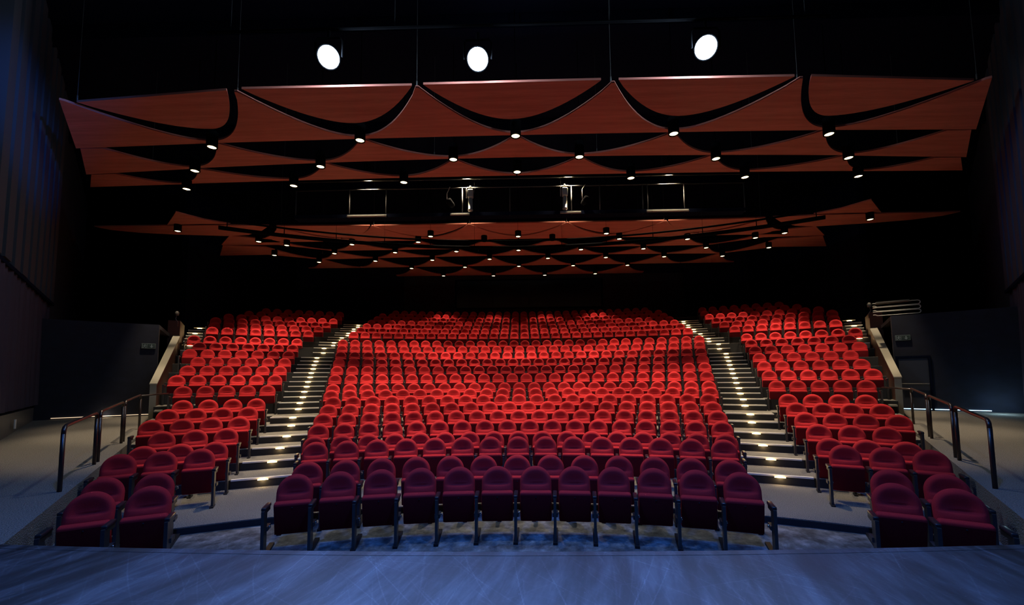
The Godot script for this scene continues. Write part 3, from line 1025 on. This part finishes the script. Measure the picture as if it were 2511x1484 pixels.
# ------------------------------------------------------------------ the lighting bridge between the canopies
func build_bridge() -> void:
	var t := thing("lighting_bridge", "dark catwalk with railings spanning the gap between the two canopies", "catwalk", Vector3(0, 0, 0))
	var f := mb()
	box(f, Vector3(0, 8.50, -19.62), Vector3(17.6, 0.04, 0.42))
	obj("deck", f, M.black_paint, t)
	var tb := mb()
	box(tb, Vector3(0, 8.53, -19.39), Vector3(17.6, 0.14, 0.02))
	obj("toe_board", tb, M.black_paint, t)
	for q in [[-5.9, 1.55], [-2.25, 0.75], [2.05, 0.8], [5.78, 1.6]]:      # pale strips added to the deck edge, lamplight put into their colour
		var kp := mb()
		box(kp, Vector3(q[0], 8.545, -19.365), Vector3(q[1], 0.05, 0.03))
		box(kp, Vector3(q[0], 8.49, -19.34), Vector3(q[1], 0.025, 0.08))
		obj("lit_edge", kp, M.lamp_body, t)
	for y: float in [9.60, 9.95]:
		var rl := mb(true)
		tube(rl, [Vector3(-8.8, y, -19.42), Vector3(8.8, y, -19.42)], 0.022, 8)
		obj("rail", rl, M.bridge_metal, t)
	for x: float in [-8.75, -6.62, -5.16, -2.16, -0.3, 2.10, 3.2, 4.85, 5.04, 6.45, 8.75]:
		var p := mb(true)
		tube(p, [Vector3(x, 8.46, -19.42), Vector3(x, 9.62, -19.42)], 0.022, 8)
		obj("post", p, M.bridge_metal, t)
	# two profile spotlights hanging nose down on the bridge rail
	for sd: float in [-1.0, 1.0]:
		var s := thing("profile_spotlight", "pale profile spotlight hanging nose down from the %s part of the bridge" % ("left" if sd < 0 else "right"), "stage spotlight", Vector3(sd * 1.83, 8.62, -19.30), 0.0, "profile spotlights hanging on the lighting bridge")
		var a := mb(true)
		lathe(a, Vector3.ZERO, [Vector2(0.0, 0.0), Vector2(0.095, 0.0), Vector2(0.10, 0.02), Vector2(0.10, 0.05), Vector2(0.085, 0.06), Vector2(0.085, 0.46), Vector2(0.06, 0.50), Vector2(0.0, 0.50)], 16)
		obj("barrel", a, M.lamp_body, s)
		var hd := mb(true)
		rbox(hd, Vector3(0, 0.68, 0), Vector3(0.22, 0.32, 0.22), 0.04)
		obj("lamp_house", hd, M.lamp_body, s)
		var y := mb(true)
		tube(y, [Vector3(-0.16, 0.52, 0), Vector3(-0.16, 0.88, 0), Vector3(-0.12, 0.94, 0), Vector3(0.14, 0.94, 0), Vector3(0.2, 0.90, 0)], 0.018, 6)
		tube(y, [Vector3(0, 0.94, 0), Vector3(0, 1.0, 0)], 0.03, 6)
		obj("yoke", y, M.lamp_body, s)
		# a small flood beside it, mostly in the dark
		var w := thing("profile_spotlight", "dark spotlight mostly in shadow beside the pale one on the bridge, %s" % ("left part" if sd < 0 else "right part"), "stage spotlight", Vector3(sd * 2.62, 8.95, -19.25), sd * 0.5, "profile spotlights hanging on the lighting bridge")
		var wb := mb(true)
		lathe(wb, Vector3.ZERO, [Vector2(0.0, -0.2), Vector2(0.09, -0.2), Vector2(0.12, -0.1), Vector2(0.12, 0.12), Vector2(0.0, 0.16)], 14)
		var bd := obj("housing", wb, M.lamp_black, w)
		bd.rotation = Vector3(PI / 2 - 0.5, 0, 0)
		var wy := mb(true)
		tube(wy, [Vector3(-0.15, 0, 0), Vector3(-0.15, 0.4, 0), Vector3(0, 0.62, 0)], 0.014, 6)
		obj("yoke", wy, M.lamp_body, w)
	# a curved lighting rail under the rear canopy, concentric with the rows
	var c := thing("curved_lighting_rail", "long dark curved double pipe hanging under the rear canopy", "lighting rail", Vector3(0, 0, 0))
	for q in [[7.42, 0.035], [7.16, 0.07]]:
		var rl := mb(true)
		var path := []
		for k in 49: path.append(pol(19.35, lerpf(-0.532, 0.532, k / 48.0), q[0]))
		tube(rl, path, q[1], 8)
		obj("pipe", rl, M.lamp_black, c)
	for k in 13:
		var hg := mb(true)
		var a2 := lerpf(-0.52, 0.52, k / 12.0)
		tube(hg, [pol(19.35, a2, 7.16), pol(19.35, a2, 7.44)], 0.014, 6, false)
		tube(hg, [pol(19.35, a2, 7.44), pol(19.35, a2, CEIL_Y)], 0.004, 4, false)
		obj("hanger", hg, M.lamp_black, c)

# ------------------------------------------------------------------ the sides: rails, parapets, doors, signs, drapes
func ramp_y(R: float) -> float:
	return lerpf(0.485, 1.055, (R - 6.9) / (BOX_R - 6.9))

func build_sides() -> void:
	for sd: float in [-1.0, 1.0]:
		var side := "left" if sd < 0 else "right"
		var A: float = sd * 0.606
		var frames := [[10.82, 12.62, "nearest the stage"], [12.86, 14.84, "in the middle"], [15.06, 17.05, "farthest from the stage"]]
		for k in 3:
			var f = frames[k]
			var o := thing("handrail", "dark tubular handrail frame on the %s ramp, %s" % [side, f[2]], "handrail", Vector3.ZERO, 0.0, "handrail frames along the side ramps")
			var y0 := ramp_y(f[0])
			var y1 := ramp_y(f[1])
			var h := 0.87
			var p1 := mb(true)
			tube(p1, [pol(f[0], A, y0), pol(f[0], A, y0 + h - 0.10)], 0.026, 10)
			obj("post", p1, M.rail_metal, o)
			var p2 := mb(true)
			tube(p2, [pol(f[1], A, y1), pol(f[1], A, y1 + h - 0.08)], 0.026, 10)
			obj("post", p2, M.rail_metal, o)
			var rl := mb(true)
			var path := [pol(f[0], A, y0 + h - 0.11), pol(f[0] + 0.015, A, y0 + h - 0.05), pol(f[0] + 0.05, A, y0 + h - 0.012), pol(f[0] + 0.11, A, y0 + h + 0.006)]
			path += [pol(f[1] - 0.1, A, y1 + h), pol(f[1] - 0.03, A, y1 + h - 0.02), pol(f[1], A, y1 + h - 0.09)]
			tube(rl, path, 0.026, 10)
			obj("rail", rl, M.rail_metal, o)
			if k == 2:
				var rt := mb(true)
				tube(rt, [pol(17.05, A, y1 + h - 0.02), pol(17.55, sd * 0.592, y1 + h + 0.0), pol(17.98, sd * 0.580, y1 + h), pol(18.0, sd * 0.5785, y1 + h - 0.02), pol(18.0, sd * 0.578, y1 + h - 0.30)], 0.022, 8)
				obj("return_rail", rt, M.rail_metal, o)
		# sloping parapet beside the upper rows
		var p := thing("parapet", "sloping brown guard wall with pale cap beside the %s side block" % side, "guard wall", Vector3.ZERO, 0.0, "guard walls at the side entrances")
		var body := mb()
		ring(body, 18.2, 23.6, sd * 0.5962, sd * 0.6035, 0.95, 2.04, 3.88)
		obj("wall_body", body, M.brown_wood, p)
		var cap := mb()
		var n := 18
		for k in n:
			var Ra := lerpf(18.17, 23.6, float(k) / n)
			var Rb := lerpf(18.17, 23.6, float(k + 1) / n)
			var ya := lerpf(2.04, 3.88, float(k) / n)
			var yb := lerpf(2.04, 3.88, float(k + 1) / n)
			var ai: float = sd * 0.5952
			var ao: float = sd * 0.6045
			face(cap, [pol(Ra, ai, ya + 0.035), pol(Rb, ai, yb + 0.035), pol(Rb, ao, yb + 0.035), pol(Ra, ao, ya + 0.035)], Vector3.UP)
			face(cap, [pol(Ra, ai, ya), pol(Rb, ai, yb), pol(Rb, ao, yb), pol(Ra, ao, ya)], Vector3.DOWN)
			face(cap, [pol(Ra, ai, ya), pol(Rb, ai, yb), pol(Rb, ai, yb + 0.035), pol(Ra, ai, ya + 0.035)], Vector3(-sd, 0, 0))
			face(cap, [pol(Ra, ao, ya), pol(Rb, ao, yb), pol(Rb, ao, yb + 0.035), pol(Ra, ao, ya + 0.035)], Vector3(sd, 0, 0))
			if k == 0: face(cap, [pol(Ra, ai, ya), pol(Ra, ao, ya), pol(Ra, ao, ya + 0.035), pol(Ra, ai, ya + 0.035)], Vector3(0, 0, 1))
		obj("cap", cap, M.cap_stone, p)
		var pe := mb()
		ring(pe, 18.19, 18.205, sd * 0.5958, sd * 0.6039, 0.95, 2.04)
		obj("end_face", pe, M.cap_stone, p)
		var hi := mb()
		ring(hi, 23.6, 25.4, sd * 0.5962, sd * 0.612, 0.95, 4.5)
		obj("high_wall", hi, M.brown_wood, p)
		# little shelf at the foot of the parapet
		var sh := mb()
		ring(sh, 17.7, 18.15, sd * 0.585, sd * 0.5945, 1.30, 1.345)
		obj("shelf", sh, M.cap_stone, p)
		# light strip low on the entrance wall
		var ls := mb()
		var reach := [0.613, 0.705] if sd > 0 else [0.616, 0.722]
		ring(ls, BOX_R - 0.03, BOX_R - 0.002, sd * reach[0], sd * reach[1], 1.088, 1.106)
		var so := obj("light_strip", ls, M.strip_cool if sd > 0 else M.strip_warm)
		tag(so, "thin %s light strip along the foot of the %s entrance wall" % ["cool white" if sd > 0 else "dim warm", side], "light strip")
		var sl := OmniLight3D.new()
		sl.name = numbered("light_strip_lamp")
		add_child(sl)
		sl.position = pol(BOX_R - 0.12, -0.665, 1.15) if sd < 0 else pol(BOX_R - 0.45, 0.712, 1.3)
		sl.light_color = Color(0.72, 0.9, 1.0) if sd > 0 else WARM
		sl.light_energy = 0.22 if sd > 0 else 0.03
		sl.light_size = 0.05
		sl.omni_range = 10.0
		sl.omni_attenuation = 2.0
		sl.shadow_enabled = true
		# door and exit sign
		if sd > 0: side_door()
		exit_sign(pol(BOX_R - 0.03, sd * 0.6205, 3.265), -sd * 0.6205, side)
		drape(sd, side)
		socket(pol(17.6, sd * (RAMP_OUT - 0.009), 1.16), -sd * 0.745 - sd * PI / 2 * -1.0, side)
	# folded rails resting on the right-hand entrance box
	var fr := thing("folded_barrier", "stack of folded tubular rail frames on top of the right entrance wall", "barrier", Vector3.ZERO)
	for k in 3:
		var st := mb(true)
		var path := []
		var y := 4.02 + k * 0.14
		for j in 21:
			var a := 0.589 + 0.052 * j / 20.0
			path.append(pol(20.55, a, y + (0.0 if j > 1 else 0.03)))
		for j in range(1, 6): path.append(pol(20.55 , 0.641, y) + Vector3(0, 0.06 * (1 - cos(PI * j / 5.0)) / 1.0, 0) + pol(1.0, 0.641 + PI / 2) * 0.06 * sin(PI * j / 5.0))
		for j in 21:
			path.append(pol(20.55, 0.641 - 0.052 * j / 20.0, y + 0.12))
		tube(st, path, 0.016, 6)
		obj("frame", st, M.lamp_body, fr)
	var pl := mb()
	ring(pl, 20.5, 20.9, 0.593, 0.632, 4.42, 4.46)
	obj("panel", pl, M.bridge_metal, fr)
	for sd: float in [-1.0, 1.0]:
		var at := pol(20.5, sd * 0.5835 if sd > 0 else -0.5865, 4.0)
		var lp := thing("clamp_lamp", "small bare clamp lamp on the inner end of the %s entrance wall" % ("left" if sd < 0 else "right"), "lamp", at, 0.0, "small clamp lamps on the entrance walls")
		var b1 := mb(true)
		tube(b1, [Vector3(0, -0.04, 0), Vector3(0, 0.10, 0), Vector3(sd * 0.06, 0.2, 0.02), Vector3(sd * 0.02, 0.34, 0.02)], 0.014, 6)
		obj("stand", b1, M.rail_metal, lp)
		var b2 := mb(true)
		lathe(b2, Vector3(sd * 0.02, 0.36, 0.02), [Vector2(0.0, -0.05), Vector2(0.05, -0.04), Vector2(0.06, 0.05), Vector2(0.03, 0.10), Vector2(0.0, 0.10)], 12)
		obj("head", b2, M.bridge_metal, lp)

func side_door() -> void:
	var dr := Node3D.new()
	dr.name = "door_1"
	add_child(dr)
	dr.set_meta("kind", "structure")
	dr.set_meta("label", "dark blue door under the exit sign of the right entrance wall")
	var leafs := mb()
	ring(leafs, BOX_R - 0.035, BOX_R - 0.001, 0.6135, 0.646, 1.12, 2.62)
	obj("leaf", leafs, M.door_blue, dr)
	var df := mb()
	ring(df, BOX_R - 0.05, BOX_R, 0.6105, 0.6132, 1.05, 2.68)
	ring(df, BOX_R - 0.05, BOX_R, 0.6463, 0.649, 1.05, 2.68)
	ring(df, BOX_R - 0.05, BOX_R, 0.6105, 0.649, 2.63, 2.70)
	obj("door_frame", df, M.black_paint, dr)
	var pb := mb(true)
	var path := []
	for k in 9: path.append(pol(BOX_R - 0.09, lerpf(0.615, 0.6455, k / 8.0), 1.85))
	tube(pb, path, 0.02, 8)
	obj("push_bar", pb, M.dado, dr)

func exit_sign(at: Vector3, turn: float, side: String) -> void:
	var o := thing("exit_sign", "small unlit green exit sign with running figure and arrow, %s entrance wall" % side, "exit sign", at, turn, "exit signs on the entrance walls")
	o.scale = Vector3(0.68, 0.68, 0.68)
	var b := mb(true)
	rbox(b, Vector3(0, 0, 0), Vector3(0.52, 0.25, 0.05), 0.01)
	obj("board", b, M.sign_green, o)
	var z := 0.027
	var fr := mb()
	for s: float in [-1.0, 1.0]:
		box(fr, Vector3(0, s * 0.112, z), Vector3(0.5, 0.008, 0.004))
		box(fr, Vector3(s * 0.246, 0, z), Vector3(0.008, 0.23, 0.004))
	obj("border", fr, M.sign_white, o)
	var fg := mb()      # running figure before a doorway
	box(fg, Vector3(-0.13, 0.062, z), Vector3(0.034, 0.034, 0.004))
	box(fg, Vector3(-0.14, 0.008, z), Vector3(0.03, 0.075, 0.004), Basis(Vector3.BACK, -0.25))
	box(fg, Vector3(-0.115, -0.055, z), Vector3(0.02, 0.08, 0.004), Basis(Vector3.BACK, 0.5))
	box(fg, Vector3(-0.175, -0.055, z), Vector3(0.02, 0.085, 0.004), Basis(Vector3.BACK, -0.7))
	box(fg, Vector3(-0.105, 0.02, z), Vector3(0.016, 0.065, 0.004), Basis(Vector3.BACK, 0.9))
	box(fg, Vector3(-0.178, 0.018, z), Vector3(0.016, 0.06, 0.004), Basis(Vector3.BACK, -1.0))
	for q in [[-0.215, 0.0, 0.012, 0.18], [-0.06, 0.0, 0.012, 0.18]]: box(fg, Vector3(q[0], q[1], z), Vector3(q[2], q[3], 0.004))
	obj("running_figure", fg, M.sign_white, o)
	var ar := mb()      # arrow pointing down
	box(ar, Vector3(0.11, 0.025, z), Vector3(0.034, 0.10, 0.004))
	face(ar, [Vector3(0.045, -0.01, z + 0.002), Vector3(0.175, -0.01, z + 0.002), Vector3(0.11, -0.085, z + 0.002)], Vector3.BACK)
	obj("arrow", ar, M.sign_white, o)

func drape(sd: float, side: String) -> void:
	var o := thing("curtain", "tall dark pleated drape hanging along the %s side wall" % side, "curtain", Vector3.ZERO, 0.0, "pleated drapes on the side walls")
	var st := mb(true)
	var n := 150
	var R0 := 11.0
	var R1 := 21.6
	var tan_dir := pol(1.0, sd * (RAMP_OUT + sd * 0.0)) 
	var inward := Vector3(-sd * cos(RAMP_OUT), 0, -sin(RAMP_OUT)) * 1.0
	inward = (pol(10.0, sd * (RAMP_OUT - 0.1)) - pol(10.0, sd * RAMP_OUT)).normalized()
	var grid := []
	for i in n + 1:
		var R := lerpf(R0, R1, float(i) / n)
		var ph := R * TAU / 0.42
		for j in 7:
			var t := j / 6.0
			var amp := lerpf(0.045, 0.075, t)
			var off := 0.13 + amp * sin(ph + 0.6 * sin(R * 1.7)) + 0.015 * sin(ph * 0.37 + t * 2.0)
			grid.append(pol(R, sd * RAMP_OUT, lerpf(4.52, 1.50, t)) + inward * off)
	for i in n:
		for j in 6:
			var k := i * 7 + j
			face(st, [grid[k], grid[k + 7], grid[k + 8], grid[k + 1]], inward)
	obj("cloth", st, M.drape, o)
	var tr := mb()
	ring(tr, R0, R1, sd * (RAMP_OUT - 0.012), sd * RAMP_OUT, 4.50, 4.58)
	obj("track", tr, M.black_paint, o)

func socket(at: Vector3, turn: float, side: String) -> void:
	var o := thing("wall_socket", "small pale socket plate on the %s dado panel" % side, "socket", at, turn, "socket plates on the dado panels")
	var b := mb(true)
	rbox(b, Vector3.ZERO, Vector3(0.10, 0.22, 0.03), 0.008)
	obj("plate", b, M.white_paint, o)
	for s: float in [-1.0, 1.0]:
		var c := mb()
		box(c, Vector3(0, s * 0.05, 0.014), Vector3(0.06, 0.06, 0.008))
		obj("outlet", c, M.lamp_black, o)
